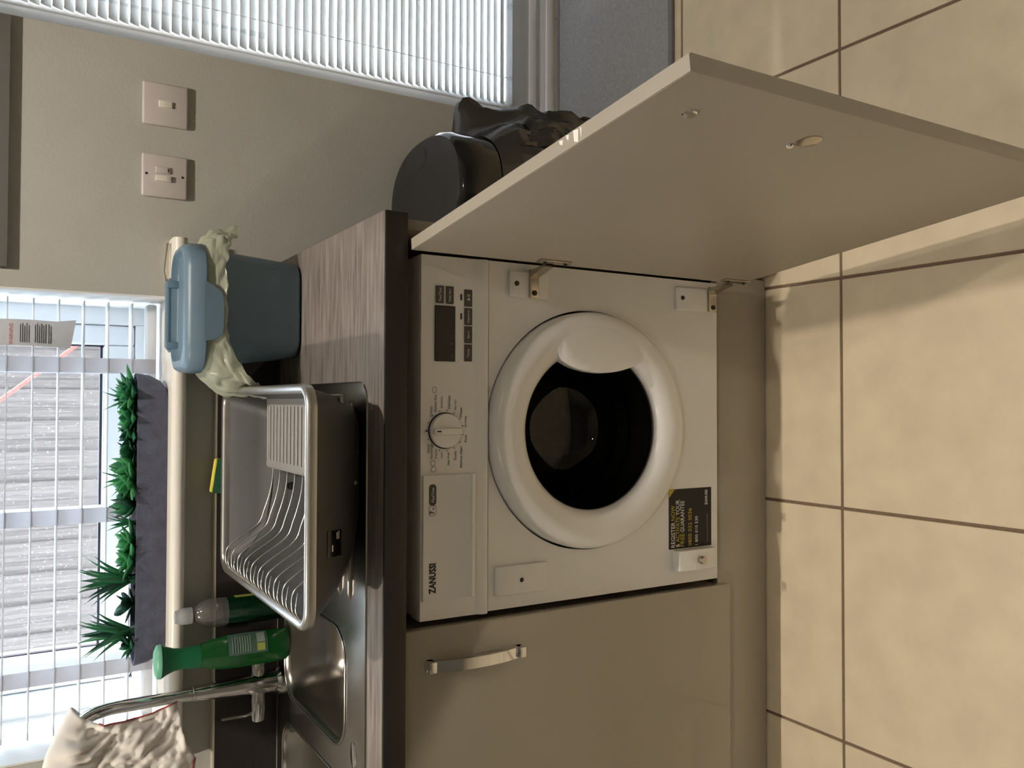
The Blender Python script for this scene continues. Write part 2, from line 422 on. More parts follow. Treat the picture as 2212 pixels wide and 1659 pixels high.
# warning tag hanging from the blind
tg = thing('warning_tag', 'white paper safety tag with red heading hanging on the window blind', 'tag', (.185, .66, 1.292))
def tag_pt(s, t):   # s across 0..1, t from top 0 to bottom 1
    x = .160+.050*s + .006*math.sin(t*2.2)*(1-t) + .014*max(0, t-.78)*s*2
    z = 1.455-.165*t + .012*max(0, t-.75)*(1-s)*3
    y = .663 - .012*math.sin(PI*t) - .03*max(0, t-.75)**1.2*(1 if s > .4 else .5)
    return Vector((x, y, z))
obj('paper', loft([[tag_pt(s/6, t/14) for s in range(7)] for t in range(15)], closed=False), 'tag_paper', tg, solid=.0003)
b = bmesh.new()
def tag_bar(b, s0, s1, t0, t1):
    q = [tag_pt(s0, t0), tag_pt(s1, t0), tag_pt(s1, t1), tag_pt(s0, t1)]
    b.faces.new([b.verts.new(p+Vector((0, -.0009, 0))) for p in q])
for grp, n in ((.42, 5), (.57, 6), (.71, 2)):
    for i in range(n): tag_bar(b, .12, .88-.18*random.random(), grp+i*.0215, grp+i*.0215+.008)
obj('small_print', b, 'print_grey', tg, smooth=False)
o = text('heading', 'WARNING', .007, .164, .6520, 1.397, 'print_red', tg, width=.040)

# ------------------------------------------------------------------ garden door
dr = bpy.data.objects.new('door_1', None); C.objects.link(dr); dr.location = (1.25, .88, 0)
struct(dr, 'white glazed garden door with a fine slat blind', 'door')
DB = .885
b = frame_ring(DX0, DX1, .0, DZ1, .050, .05, .078, .05, .870, .93)
obj('door_frame', b, 'upvc', dr)
obj('threshold_strip', box(DX0+.01, DX1-.01, .862, .872, .078, .104, bev=.002), 'upvc', dr)
obj('threshold_sill', box(DX0, DX1, .866, .880, .012, .040, bev=.003), 'upvc', dr)
for lx0, lx1 in ((DX0+.045, DXM),):
    lf = obj('door_leaf', frame_ring(lx0, lx1, .104, DZ1-.045, .085, .085, .062, .06, .862, .915, .006), 'upvc', dr)
    obj('glazing_bead', frame_ring(lx0+.083, lx1-.083, .160, DZ1-.10, .020, .020, .020, .02, .858, .868, .004), 'upvc', lf)
    obj('pane', box(lx0+.085, lx1-.085, .886, .890, .166, DZ1-.10), 'door_glass', lf, smooth=False)
hb = bmesh.new(); bx(hb, DXM-.050, DXM-.026, .846, .863, .98, 1.20, .004); bx(hb, DXM-.046, DXM-.034, .820, .848, 1.09, 1.105, .003); bx(hb, DXM-.16, DXM-.034, .812, .824, 1.088, 1.107, .004)
obj('door_handle', hb, 'chrome', dr)
# fine slat blind mounted in front of the pane
db = thing('slat_blind', 'white fine-slat blind half closed over the garden door glass', 'blind', (1.25, .845, .175))
X0b, X1b = .908, 1.572
rings = []
for x in (X0b, X1b):
    r = []
    for k in range(7):
        u = -1+k/3; r.append((x, .0125*u, .0016*(1-u*u)))
    for k in range(6, -1, -1):
        u = -1+k/3; r.append((x, .0125*u, .0016*(1-u*u)-.0006))
    rings.append(r)
ds = obj('slat', loft(rings, True, True), 'slat_white', None, ang=60); ds.parent = db
k = 0; z = .205
while z < 1.96:
    o = ds if k == 0 else dup(ds, (0, 0, 0), db)
    o.location = Vector(((X0b+X1b)/2, .845, z))-db.location; o.rotation_euler = (math.radians(-54), 0, 0)
    z += .0219; k += 1
obj('bottom_rail', box(X0b, X1b, .835, .856, .176, .190, bev=.003), 'blind_white', db)
obj('head_rail', box(X0b, X1b, .832, .858, 1.965, 1.995, bev=.003), 'blind_white', db)
for xc in (.978, 1.25, 1.52): obj('ladder_cord', tube([(xc, .8315, .18), (xc, .8315, 1.97)], .0011, 6), 'blind_white', db)
for xc in (.978, 1.186): obj('cord_clip', lathe([(.0005, -.006), (.007, -.003), (.008, .004), (.0005, .008)], axis='Y', c=(xc, .833, .186), n=14), 'clear_plastic', db)
wd = obj('tilt_wand', tube([(.940, .822, 1.95), (.938, .822, .93)], .0038, 6), 'clear_plastic', db)
obj('wand_tip', lathe([(.0005, 0), (.007, .002), (.007, .020), (.005, .026), (.007, .032), (.007, .05), (.0005, .052)], c=(.938, .822, .882), n=14), 'clear_plastic', wd)

# doormat
dm = thing('doormat', 'grey rectangular doormat on the floor at the garden door', 'mat', (1.2, .6, 0))
obj('pile', box(.800, 1.64, .362, .845, 0, .009, bev=.003), 'mat_grey', dm)
obj('edging', frame_ring(.792, 1.648, 0, 1, .012, .012, .012, .012, 0, 1, 0) if False else (lambda: [b := bmesh.new(), bx(b, .790, 1.65, .350, .364, 0, .011, .002), bx(b, .790, 1.65, .843, .855, 0, .011, .002), bx(b, .790, .802, .362, .845, 0, .011, .002), bx(b, 1.638, 1.65, .362, .845, 0, .011, .002)][0])(), 'mat_rim', dm)

# ------------------------------------------------------------------ outside
gd = obj('patio_ground', box(-6, 8, YB+.002, 9, -.25, -.10), 'patio', smooth=False); gd['kind'] = 'structure'; gd['label'] = 'pale paved patio outside the window'; gd['category'] = 'ground'
fe = thing('garden_fence', 'weathered vertical board fence outside the kitchen window', 'fence', (0, 2.75, -.10))
bb = obj('fence_board', box(-.0365, .0365, -.009, .009, 0, 1.9, bev=.003, seg=1), 'fence_wood', None); bb.parent = fe
for i in range(62):
    o = bb if i == 0 else dup(bb, (0, 0, 0), fe)
    o.location = (-2.6+i*.062, -.014*(i % 2), random.uniform(-.01, .01)); o.rotation_euler = (0, random.uniform(-.002, .002), random.uniform(-.08, .08))
for zz in (.35, 1.1, 1.65): obj('fence_rail', box(-2.64, 1.22, 2.775, 2.815, zz-.1, zz-.03), 'fence_wood', fe, smooth=False)
sf = thing('added_sun_fence', 'added board fence out of view that keeps the sun off the garden door', 'fence', (2.85, 2.0, -.10))  # unseen fence, added to block direct sun from the door and mat
for i in range(28):
    o = bb.copy(); C.objects.link(o); o.parent = sf; o.location = (-.014*(i % 2), -.95+i*.062, random.uniform(-.01, .01)); o.rotation_euler = (0, 0, PI/2)
tag(obj('washing_line', tube([(1.30, 1.9, -.098), (.9, 2.05, .43), (.165, 2.2, 1.298), (.058, 2.2, 1.423), (-.13, 2.45, 1.63), (-.30, 2.728, 1.78)], .007, 6), 'red_cord'), 'thin red cord strung from the fence top outside the window', 'cord')

# ================================================================== KITCHEN UNITS
# worktop with a cut-out for the sink bowls
ZT, ZB = .908, .870
wt = thing('worktop', 'grey brown wood-look kitchen worktop with dark edge', 'worktop', (-.6, .3, ZB))
HX0, HX1, HY0, HY1 = -.945, -.322, .140, .535
b = bmesh.new()
for a in ((-1.595, HX0, .004, .599), (HX1, .350, .004, .599), (HX0, HX1, .004, HY0), (HX0, HX1, HY1, .599)):
    bx(b, a[0], a[1], a[2], a[3], ZB, ZT)
obj('slab', b, 'worktop_wood', wt, smooth=False)
obj('front_edging', box(-1.595, .354, 0, .004, ZB, ZT, bev=.0015), 'worktop_edge', wt)
obj('end_edging', box(.350, .354, .004, .599, ZB, ZT-.0002), 'worktop_wood', wt)
up = thing('upstand', 'dark upstand strip along the wall behind the sink', 'upstand', (-.6, .58, ZT))
obj('strip', box(-1.595, .300, .582, .599, ZT, 1.034), 'worktop_edge', up, smooth=False)
obj('top_edging', box(-1.595, .300, .5815, .599, 1.034, 1.039, bev=.001), 'edge_line', up)

def handle_bar(x, zt, zb, y0, parent):
    pts = []; n = 22
    for i in range(n+1):
        t = i/n; z = zt+(zb-zt)*t
        y = y0-.004-.022*(math.sin(PI*min(max(t, .0), 1))**.55)
        pts.append((y, z))
    rings = []
    for i, (y, z) in enumerate(pts):
        th = .009 if 2 < i < n-2 else .012
        rings.append([(x-.009, y, z), (x+.009, y, z), (x+.009, y+th if i not in (0, n) else y0+.002, z), (x-.009, y+th if i not in (0, n) else y0+.002, z)])
    b = loft(rings, True, True)
    bx(b, x-.009, x+.009, y0-.018, y0+.002, zb-.002, zb+.012, .002); bx(b, x-.009, x+.009, y0-.018, y0+.002, zt-.012, zt+.002, .002)
    return obj('handle', b, 'chrome', parent, ang=30)
def base_cabinet(x0, x1, label):
    t = thing('base_cabinet', label, 'cabinet', ((x0+x1)/2, .3, 0))
    b = bmesh.new()
    bx(b, x0, x0+.018, .045, .57, .150, ZB); bx(b, x1-.018, x1, .045, .57, .150, ZB)
    bx(b, x0+.018, x1-.018, .045, .57, .150, .168); bx(b, x0+.018, x1-.018, .555, .57, .168, ZB)
    obj('carcass', b, 'carcass', t, smooth=False)
    d = obj('door', box(x0+.003, x1+.009, .020, .040, .153, .866, bev=.0025), 'cabinet_gloss', t)
    handle_bar(x1-.049, .827, .650, .020, d)
    return t
base_cabinet(-.917, -.317, 'glossy cream cupboard with chrome bow handle beside the washing machine')
base_cabinet(-1.526, -.926, 'glossy cream cupboard with chrome bow handle next along under the sink')
tag(obj('end_panel', box(.333, .350, .03, .575, 0, ZB-.001, bev=.001), 'carcass'), 'cream end panel closing the units beside the black bin', 'panel')
pl = tag(obj('plinth', box(-1.59, .320, .062, .078, .004, .148, bev=.001), 'cabinet_inner'), 'cream plinth board along the floor under the units', 'plinth')

# ------------------------------------------------------------------ washing machine
YM = .037
wm = thing('washing_machine', 'white built-in front-loading washing machine with its cream door swung open', 'washing machine', (0, .3, .02))
PX, PZ = .006, .491
b = fill([[(-.298, YM, .172), (.298, YM, .172), (.298, YM, .704), (-.298, YM, .704)],
          [(PX+.2180*math.cos(2*PI*k/96), YM, PZ+.2180*math.sin(2*PI*k/96)) for k in range(96)]])
r = bmesh.ops.extrude_face_region(b, geom=b.faces[:])
for v in [g for g in r['geom'] if isinstance(g, bmesh.types.BMVert)]: v.co.y += .012
obj('front_panel', b, 'machine_white', wm, ang=30)
b = bmesh.new()
bx(b, -.297, -.287, YM+.012, .56, .172, .828); bx(b, .287, .297, YM+.012, .56, .172, .828); bx(b, -.287, .287, YM+.03, .56, .818, .828)
bx(b, -.287, .287, .55, .56, .05, .818); bx(b, -.287, .287, .10, .55, .05, .06); bx(b, -.297, .297, .095, .105, .02, .172)
obj('casing', b, 'machine_white', wm, smooth=False)
# fascia with rolled lower lip
b = prism_x([(YM-.002, .831), (YM+.03, .831), (YM+.03, .706), (YM-.002, .706), (YM-.009, .710), (YM-.010, .718), (YM-.005, .730), (YM-.004, .740)], -.299, .297)
fa = obj('fascia', b, 'machine_white', wm, ang=40)
b = prism_x([(YM-.0075, .828), (YM-.001, .828), (YM-.001, .734), (YM-.011, .7345), (YM-.0115, .740), (YM-.008, .745)], -.267, -.0635)
dw = obj('detergent_drawer', b, 'machine_gloss', wm, ang=40)
YT = YM-.0082
text('brand_lettering', 'ZANUSSI', .0125, -.2550, YT-.0002, .8055, 'print_black', dw, width=.0490, shear=.0, bold=.03)
b = loft([[(p[0], YT-.0004, p[1]) for p in rrect(-.112, -.078, .8055, .8180, .0055, 0)], [(p[0], YT+.001, p[1]) for p in rrect(-.112, -.078, .8055, .8180, .0055, 0)]], True, True)
pi_ = obj('badge', b, 'button_grey', dw)
text('badge_lettering', 'FlexiTime', .0044, -.095, YT-.0008, .8095, 'label_white', pi_, width=.024, align='C', shear=.15)
text('capacity_lettering', '7', .0082, -.1262, YT-.0002, .8085, 'print_black', dw, bold=.02)
text('capacity_unit', 'kg', .0042, -.1195, YT-.0002, .8085, 'print_black', dw)
tube_pts = rrect(-.1285, -.1125, .8055, .8182, .0035, 0)
obj('capacity_outline', tube([(p[0], YT, p[1]) for p in tube_pts], .0003, 4, closed=True), 'print_grey', dw)
# programme knob
KX, KZ = .009, .788
YS = YM-.0042
obj('knob_gap', lathe([(.0285, 0), (.0300, 0), (.0300, .002), (.0285, .002), (.0285, 0)], axis='Y', c=(KX, YS-.0006, KZ), n=48), 'print_black', fa)
kn = obj('programme_knob', lathe([(.0005, -.0070), (.0265, -.0070), (.0283, -.0055), (.0285, .001)], axis='Y', c=(KX, YS, KZ), n=48, cap0=True), 'machine_gloss', wm)
b = bmesh.new(); bx(b, KX-.0065, KX+.0045, YS-.0150, YS-.006, KZ-.0255, KZ+.0255, .0025); obj('grip', b, 'machine_gloss', kn)
obj('pointer', box(KX-.0018, KX+.0004, YS-.0154, YS-.0148, KZ+.014, KZ+.0215), 'print_black', kn, smooth=False)
progs_r = [('Cotton', 0.032, .8115), ('Cotton Eco', .040, .8035), ('Synthetics', .046, .7915), ('Delicates', .045, .7785), ('Easy Iron', .043, .7665), ('Mixed', .032, .7565), ('Spin/Drain', .014, .7475)]
for s, dx, z in progs_r: text('programme_text', s, .0042, dx, YS-.0002, z, 'print_grey', fa)
text('programme_text', 'Rinse', .0042, .0015, YS-.0002, .7475, 'print_grey', fa, align='R')
progs_l = [('Wool/', -.012, .8160), ('Handwash', -.012, .8105), ('Denim', -.021, .8025), ('Sport', -.026, .7915), ('Daily Wash', -.027, .7790), ('Duvet', -.025, .7670), ('Machine Clean', -.018, .7560)]
for s, dx, z in progs_l: text('programme_text', s, .0042, dx, YS-.0002, z, 'print_grey', fa, align='R')
b = bmesh.new()
for k in range(15):
    a = math.radians(90-k*24); cx_, cz_ = KX+.0335*math.cos(a), KZ+.0335*math.sin(a)
    s = .0014 if k == 0 else .0008
    bx(b, cx_-s, cx_+s, YS-.0005, YS, cz_-s, cz_+s)
obj('programme_marks', b, 'print_black', fa, smooth=False)
for x, z, wd_, hg in ((.076, .8075, .010, .0065), (-.044, .8100, .008, .008), (-.054, .8085, .008, .008)):
    obj('programme_symbol', tube([(p[0], YS-.0002, p[1]) for p in rrect(x-wd_/2, x+wd_/2, z-hg/2, z+hg/2, .0025, 0, 4)], .00035, 4, closed=True), 'print_grey', fa)
# display and buttons
dp = obj('display', box(.123, .215, YS-.0012, YS+.001, .770, .8075, bev=.0006, seg=1), 'display_black', wm)
for x, s in ((.128, '⊏⊐'), (.148, '●'), (.170, '●')):
    b = bmesh.new(); bx(b, x, x+.007, YS-.0016, YS-.001, .7745, .7800, .0008, 1); obj('display_symbol', b, 'button_grey', dp)
def button(x0, x1, z0, z1, s, sym=False):
    o = obj('button', box(x0, x1, YS-.0018, YS+.001, z0, z1, bev=.0008, seg=1), 'button_grey', wm)
    if s: text('button_text', s, .0046, (x0+x1)/2, YS-.0021, (z0+z1)/2-.0022, 'label_white', o, width=min((x1-x0)*.75, .0032*len(s)), align='C')
    else:
        b = bmesh.new(); cx_, cz_ = (x0+x1)/2, (z0+z1)/2
        v = [b.verts.new((cx_+p, YS-.0021, cz_+q)) for p, q in ((-.004, -.003), (.0015, 0), (-.004, .003))]; b.faces.new(v)
        bx(b, cx_+.003, cx_+.0038, YS-.0021, YS-.0018, cz_-.003, cz_+.003); bx(b, cx_+.005, cx_+.0058, YS-.0021, YS-.0018, cz_-.003, cz_+.003)
        obj('button_symbol', b, 'label_white', o, smooth=False)
button(.2185, .2475, .7915, .8060, 'FlexiTime'); button(.2185, .2475, .7735, .7875, 'Delay Start')
for x0, s in ((.1240, 'Temp.'), (.1545, 'Spin'), (.1850, 'Options'), (.2160, '')): button(x0, x0+.0285, .7385, .7530, s)
for x in (.194, .226): obj('indicator', box(x, x+.010, YS-.0006, YS+.001, .7575, .7600), 'print_black', wm, smooth=False)
for x, s in ((.170, '◫'), (.199, '⌂')):
    obj('programme_symbol', tube([(p[0], YS-.0002, p[1]) for p in rrect(x-.003, x+.003, .727, .733, .001, 0, 3)], .00035, 4, closed=True), 'print_grey', fa)
    text('programme_text', '5s', .003, x+.0055, YS-.0002, .7285, 'print_grey', fa)
obj('power_button', loft([[(p[0], YS-.0014, p[1]) for p in rrect(.0885, .1195, .7235, .7290, .0025, 0)], [(p[0], YS+.001, p[1]) for p in rrect(.0880, .1200, .7230, .7295, .0027, 0)]], True, False), 'machine_gloss', wm)
text('power_text', 'On/Off', .0045, .0975, YS-.0002, .7150, 'print_grey', fa)
# porthole door
pc = (PX, 0, PZ)
po = obj('porthole_ring', lathe([(.2145, YM+.026), (.2145, YM-.010), (.2125, YM-.017), (.2065, YM-.0235), (.195, YM-.0275), (.180, YM-.0285), (.166, YM-.026), (.155, YM-.021), (.1485, YM-.015), (.1455, YM-.010), (.1450, YM-.004)], axis='Y', c=pc, n=96), 'machine_gloss', wm, ang=60)
obj('porthole_glass', lathe([(.1460, YM-.0085), (.1440, YM-.0085), (.138, YM+.004), (.130, YM+.034), (.118, YM+.070), (.105, YM+.105), (.080, YM+.125), (.045, YM+.135), (.0005, YM+.138)], axis='Y', c=pc, n=72, cap1=True), 'porthole_glass', po, ang=60)
obj('rubber_bellow', lathe([(.240, YM+.026), (.206, YM+.028), (.200, YM+.04), (.190, YM+.075), (.165, YM+.085), (.168, YM+.10), (.150, YM+.11)], axis='Y', c=pc, n=64), 'rubber', wm, ang=60)
dm_ = obj('drum', lathe([(.150, YM+.11), (.215, YM+.112), (.228, YM+.125), (.228, YM+.40), (.20, YM+.42), (.0005, YM+.425)], axis='Y', c=(PX, 0, PZ), n=64, cap1=True), 'drum_steel', wm, ang=50)
for k in range(3):
    a = math.radians(90+120*k+20); b = bmesh.new()
    rings = []
    for y in (YM+.13, YM+.16, YM+.36, YM+.39):
        hh = .012 if y in (YM+.13, YM+.39) else .045
        rings.append([(PX+(.228*math.cos(a+d)), y, PZ+.228*math.sin(a+d)) if q == 0 else (PX+(.228-hh)*math.cos(a+d*.35), y, PZ+(.228-hh)*math.sin(a+d*.35)) for d, q in ((-.15, 0), (-.15, 1), (.15, 1), (.15, 0))])
    obj('drum_lifter', loft(rings, True, True), 'drum_steel', dm_)
# recessed-grip handle pad on the ring
inner = [(.124, .081), (.1125, .055), (.1050, .022), (.1030, -.010), (.1065, -.045), (.1150, -.078), (.126, -.101)]
inner = [(p.x, p.y) for p in bez([(a, b_, 0) for a, b_ in inner], 4)]
a0_, a1_ = math.atan2(-.118, .152), math.atan2(.096, .152)
outer = [(.1965*math.cos(a0_+(a1_-a0_)*k/24), .1965*math.sin(a0_+(a1_-a0_)*k/24)) for k in range(25)]
poly = inner + outer
cxp = sum(p[0] for p in poly)/len(poly); czp = sum(p[1] for p in poly)/len(poly)
def shrink(s): return [(cxp+(p[0]-cxp)*s, czp+(p[1]-czp)*s) for p in poly]
b = loft([[(PX+p[0], YM-.008, PZ+p[1]) for p in poly], [(PX+p[0], YM-.0245, PZ+p[1]) for p in shrink(.998)], [(PX+p[0], YM-.0268, PZ+p[1]) for p in shrink(.97)], [(PX+p[0], YM-.0290, PZ+p[1]) for p in shrink(.7)]], True, True)
obj('grip_panel', b, 'machine_gloss', po, ang=50)
# spacer pads for the decor door: left
o = obj('spacer_pad', box(-.274, -.224, YM-.008, YM+.001, .588, .692, bev=.003), 'machine_white', wm)
obj('pad_hole', lathe([(.0005, YM-.0086), (.0042, YM-.0086), (.0042, YM-.007)], axis='Y', c=(-.250, 0, .642), n=18, cap0=True), 'screw_dark', o)
obj('pad_hole_rim', lathe([(.0042, YM-.0080), (.0042, YM-.0095), (.0062, YM-.0090), (.0066, YM-.0080)], axis='Y', c=(-.250, 0, .642), n=20), 'machine_gloss', o)
o = obj('magnet_block', box(-.271, -.231, YM-.022, YM+.001, .193, .292, bev=.003), 'machine_gloss', wm)
obj('magnet_stud', lathe([(.0005, YM-.034), (.0072, YM-.034), (.0078, YM-.032), (.0078, YM-.021)], axis='Y', c=(-.251, 0, .239), n=22, cap0=True), 'nickel', o)
for zz in (.625, .243):
    o = obj('spacer_pad', box(.238, .283, YM-.007, YM+.001, zz-.040, zz+.040, bev=.002), 'machine_white', wm)
    obj('pad_screw', lathe([(.0005, YM-.0095), (.004, YM-.009), (.0045, YM-.007)], axis='Y', c=(.262, 0, zz+.027), n=16, cap0=True), 'screw_dark', o)
# guarantee sticker
st = obj('guarantee_sticker', box(-.230, -.1135, YM-.0008, YM, .189, .3005), 'print_black', wm, smooth=False)
b = bmesh.new(); b.faces.new([b.verts.new(p) for p in ((-.1300, YM-.0012, .3012), (-.1130, YM-.0012, .3012), (-.1130, YM-.0012, .2850), (-.1185, YM-.0012, .2905))])
obj('sticker_corner', b, 'label_yellow', st, smooth=False, solid=.0002)
ys = YM-.0012
def sline(parts, h, z):
    x = -.2265
    for s, m, wd_ in parts:
        text('sticker_text', s, h, x, ys, z, m, st, width=wd_); x += wd_+.0035
sline([('REGISTER', 'label_white', .049), ('NOW', 'label_yellow', .029)], .0098, .2855)
sline([('&', 'label_white', .006), ('ACTIVATE', 'label_yellow', .049), ('YOUR', 'label_white', .030)], .0098, .2735)
sline([('FREE', 'label_yellow', .025), ('GUARANTEE', 'label_white', .061)], .0098, .2615)
sline([('0800 032 0036', 'label_yellow', .074)], .0090, .2420)
sline([('1 800 010 530', 'label_white', .057)], .0072, .2255)
text('sticker_text', 'ZANUSSI', .0068, -.1185, ys, .1995, 'label_white', st, width=.030, align='R', bold=.02)
obj('sticker_bar', box(-.222, -.166, ys, ys+.0004, .1985, .2020), 'button_grey', st, smooth=False)

# decor door, swung open on the right-hand side (part of the machine)
HP = Vector((.293, -.010, 0)); dd = Vector((.112, -.9937, 0)).normalized(); nn = Vector((dd.y, -dd.x, 0))  # nn points left (inner face)
if nn.x > 0: nn = -nn
WD, TH = .628, .0185
def dpt(s, t, z):      # s along the width, t outwards from the inner face (negative = away from the inner side)
    p = HP+dd*s+nn*t; return Vector((p.x, p.y, z))
def dbox(s0, s1, t0, t1, z0, z1, bev=0):
    b = bmesh.new(); bx(b, s0, s1, t0, t1, z0, z1, bev)
    for v in b.verts: v.co = dpt(v.co.x, v.co.y, v.co.z)
    return b
do = obj('decor_door', dbox(0, WD, -TH, 0, .153, .868, .0012), 'cabinet_inner', wm)
obj('door_face', dbox(.0005, WD-.0005, -TH-.0006, -TH+.0006, .1535, .8675), 'cabinet_gloss', do, smooth=False)
obj('top_edge', dbox(.0004, WD-.0004, -TH+.0006, -.0006, .8676, .8688), 'cabinet_edge', do, smooth=False)
for zz in (.618, .192):
    hp_ = obj('hinge_plate', dbox(.012, .028, -.001, .004, zz-.036, zz+.028, .001), 'nickel', do)
    b = bmesh.new()
    for k in range(2):
        c_ = dpt(.020, .0042, zz-.026+k*.042)
        bmesh.ops.create_uvsphere(b, u_segments=10, v_segments=6, radius=.0035, matrix=Matrix.Translation(c_))
    obj('hinge_screw', b, 'screw_dark', hp_)
    a_ = dpt(.006, .003, zz)
    obj('hinge_arm', loft([[a_+Vector((0, 0, -.009)), a_+Vector((0, 0, .009)), a_+Vector((-.004, -.004, .009)), a_+Vector((-.004, -.004, -.009))],
                           [Vector((.288, .008, zz-.009)), Vector((.288, .008, zz+.009)), Vector((.280, .006, zz+.009)), Vector((.280, .006, zz-.009))],
                           [Vector((.286, YM-.006, zz-.009)), Vector((.286, YM-.006, zz+.009)), Vector((.274, YM-.010, zz+.009)), Vector((.274, YM-.010, zz-.009))]], True, True), 'nickel', do, smooth=False)
    o = obj('hinge_foot', box(.238, .288, YM-.0105, YM-.006, zz-.0095, zz+.0095, bev=.001), 'nickel', wm)
    obj('hinge_foot_screw', lathe([(.0005, YM-.0135), (.0045, YM-.0130), (.005, YM-.010)], axis='Y', c=(.247, 0, zz), n=16, cap0=True), 'screw_dark', o)
def ddisc(s, z, r, t0, t1, name, m):
    b = bmesh.new(); rings = []
    for rr, t in ((.0003, t1), (r*.8, t1), (r, t1-(t1-t0)*.4), (r, t0)):
        rings.append([dpt(s+rr*math.cos(2*PI*k/20), t, z+rr*math.sin(2*PI*k/20)) for k in range(20)])
    return obj(name, loft(rings, True, False), m, do)
b = bmesh.new()
for s0, s1, t0, t1 in ((.412, .420, -.0165, -.009), (.426, .432, -.018, -.010), (.440, .450, -.0178, -.0015), (.453, .456, -.017, -.002)):
    v = [dpt(a, t, .86895) for a, t in ((s0, t0), (s1, t0+.002), (s1-.002, t1), (s0+.001, t1-.003))]; b.faces.new([b.verts.new(p) for p in v])
obj('paint_chip', b, 'label_white', do, smooth=False)
ddisc(.559, .807, .0085, -.001, .003, 'door_screw', 'chrome')
ddisc(.543, .637, .0050, -.001, .003, 'door_screw', 'chrome')
ddisc(.560, .625, .0150, -.001, .0022, 'catch_plate', 'nickel')

# ================================================================== SINK AND THINGS ON THE WORKTOP
sk = thing('kitchen_sink', 'stainless steel inset sink with half bowl and drainer', 'sink', (-.43, .32, ZT))
ZS = ZT+.0035
b1 = (-.534, -.334, .158, .508); b2 = (-.932, -.588, .152, .520)
SX0, SX1, SY0, SY1 = -.965, .090, .068, .566
deck = [rrect(SX0+.004, SX1-.004, SY0+.004, SY1-.004, .034, ZS), rrect(*b1, .055, ZS), rrect(*b2, .055, ZS)]
b = fill(deck)
loft([rrect(SX0, SX1, SY0, SY1, .036, ZT+.0003), rrect(SX0+.001, SX1-.001, SY0+.001, SY1-.001, .036, ZS-.0006), rrect(SX0+.004, SX1-.004, SY0+.004, SY1-.004, .034, ZS)], bm=b)
bmesh.ops.remove_doubles(b, verts=b.verts[:], dist=1e-5)
obj('deck', b, 'sink_steel', sk, ang=40)
def bowl(r, depth, name):
    x0, x1, y0, y1 = r
    R = [rrect(x0, x1, y0, y1, .055, ZS)]
    for i, d, z in ((1, .003, ZS-.002), (2, .007, ZS-.010), (3, .012, ZS-depth*.6), (4, .018, ZS-depth+.03), (5, .03, ZS-depth+.008), (6, .05, ZS-depth)):
        R.append(rrect(x0+d, x1-d, y0+d, y1-d, .055, z))
    o = obj(name, loft(R, False, True), 'sink_steel', sk, ang=50)
    cx_, cy_ = (x0+x1)/2, (y0+y1)/2
    obj('waste', lathe([(.0005, .003), (.02, .003), (.034, .004), (.038, .0005)], c=(cx_, cy_, ZS-depth), n=28, cap0=True), 'chrome', o)
    return o
bowl(b1, .13, 'half_bowl'); bowl(b2, .16, 'main_bowl')
# rolled lip round the visible half bowl, drainer ribs, raised back ledge
obj('bowl_lip', tube(rrect(b1[0]-.002, b1[1]+.002, b1[2]-.002, b1[3]+.002, .057, ZS+.0002), .0026, 8, closed=True), 'sink_steel', sk, ang=60)
obj('bowl_lip', tube(rrect(b2[0]-.002, b2[1]+.002, b2[2]-.002, b2[3]+.002, .057, ZS+.0002), .0026, 8, closed=True), 'sink_steel', sk, ang=60)
for i in range(8):
    y = .135+i*.05
    obj('drainer_rib', tube([(-.275, y, ZS-.001), (-.262, y, ZS+.001), (.045, y, ZS+.001), (.055, y, ZS-.001)], [.002, .006, .006, .002], 8), 'sink_steel', sk, ang=60)
obj('overflow_badge', lathe([(.0005, .0012), (.017, .0012), (.021, .0004), (.0215, -.001)], c=(-.523, .115, ZS+.0006), n=28, cap0=True, sy=.62), 'chrome', sk)

# mixer tap
TXc, TYc = -.519, .540
tp = thing('mixer_tap', 'chrome tall mixer tap with two lever handles behind the sink', 'tap', (TXc, TYc, ZS))
obj('base_ring', lathe([(.030, 0), (.030, .006), (.026, .010), (.024, .012)], c=(TXc, TYc, ZS), n=32, cap0=True), 'chrome', tp)
body = [(TXc, TYc, ZS+.005), (TXc, TYc, ZS+.05), (TXc, TYc, ZS+.10), (TXc, TYc, 1.085)]
obj('body', tube(body, [.024, .022, .019, .0145], 24), 'chrome', tp)
sp = bez([(TXc, TYc, 1.08), (TXc, TYc-.002, 1.18), (TXc+.001, TYc-.012, 1.245), (TXc-.007, TYc-.038, 1.288), (TXc-.035, TYc-.074, 1.310), (TXc-.08, TYc-.110, 1.313), (TXc-.12, TYc-.132, 1.288), (TXc-.14, TYc-.145, 1.245)], 8)
obj('spout', tube(sp, [.0135]*2+[.012]*(len(sp)-2), 18), 'chrome', tp, ang=60)
obj('spout_collar', lathe([(.0138, 0), (.0152, .001), (.0152, .006), (.0138, .007)], c=(TXc, TYc, 1.079), n=24), 'chrome', tp)
for s in (-1, 1):
    hd = obj('handle_barrel', lathe([(.0005, s*.075), (.0125, s*.075), (.0145, s*.072), (.0155, s*.030), (.013, s*.010)], axis='X', c=(TXc, TYc, .958), n=24, cap0=True), 'chrome', tp)
    obj('lever', tube([(TXc+s*.058, TYc, .968), (TXc+s*.060, TYc-.004, .985), (TXc+s*.056, TYc-.012, 1.032)], [.0040, .0035, .0030], 10), 'chrome', hd)

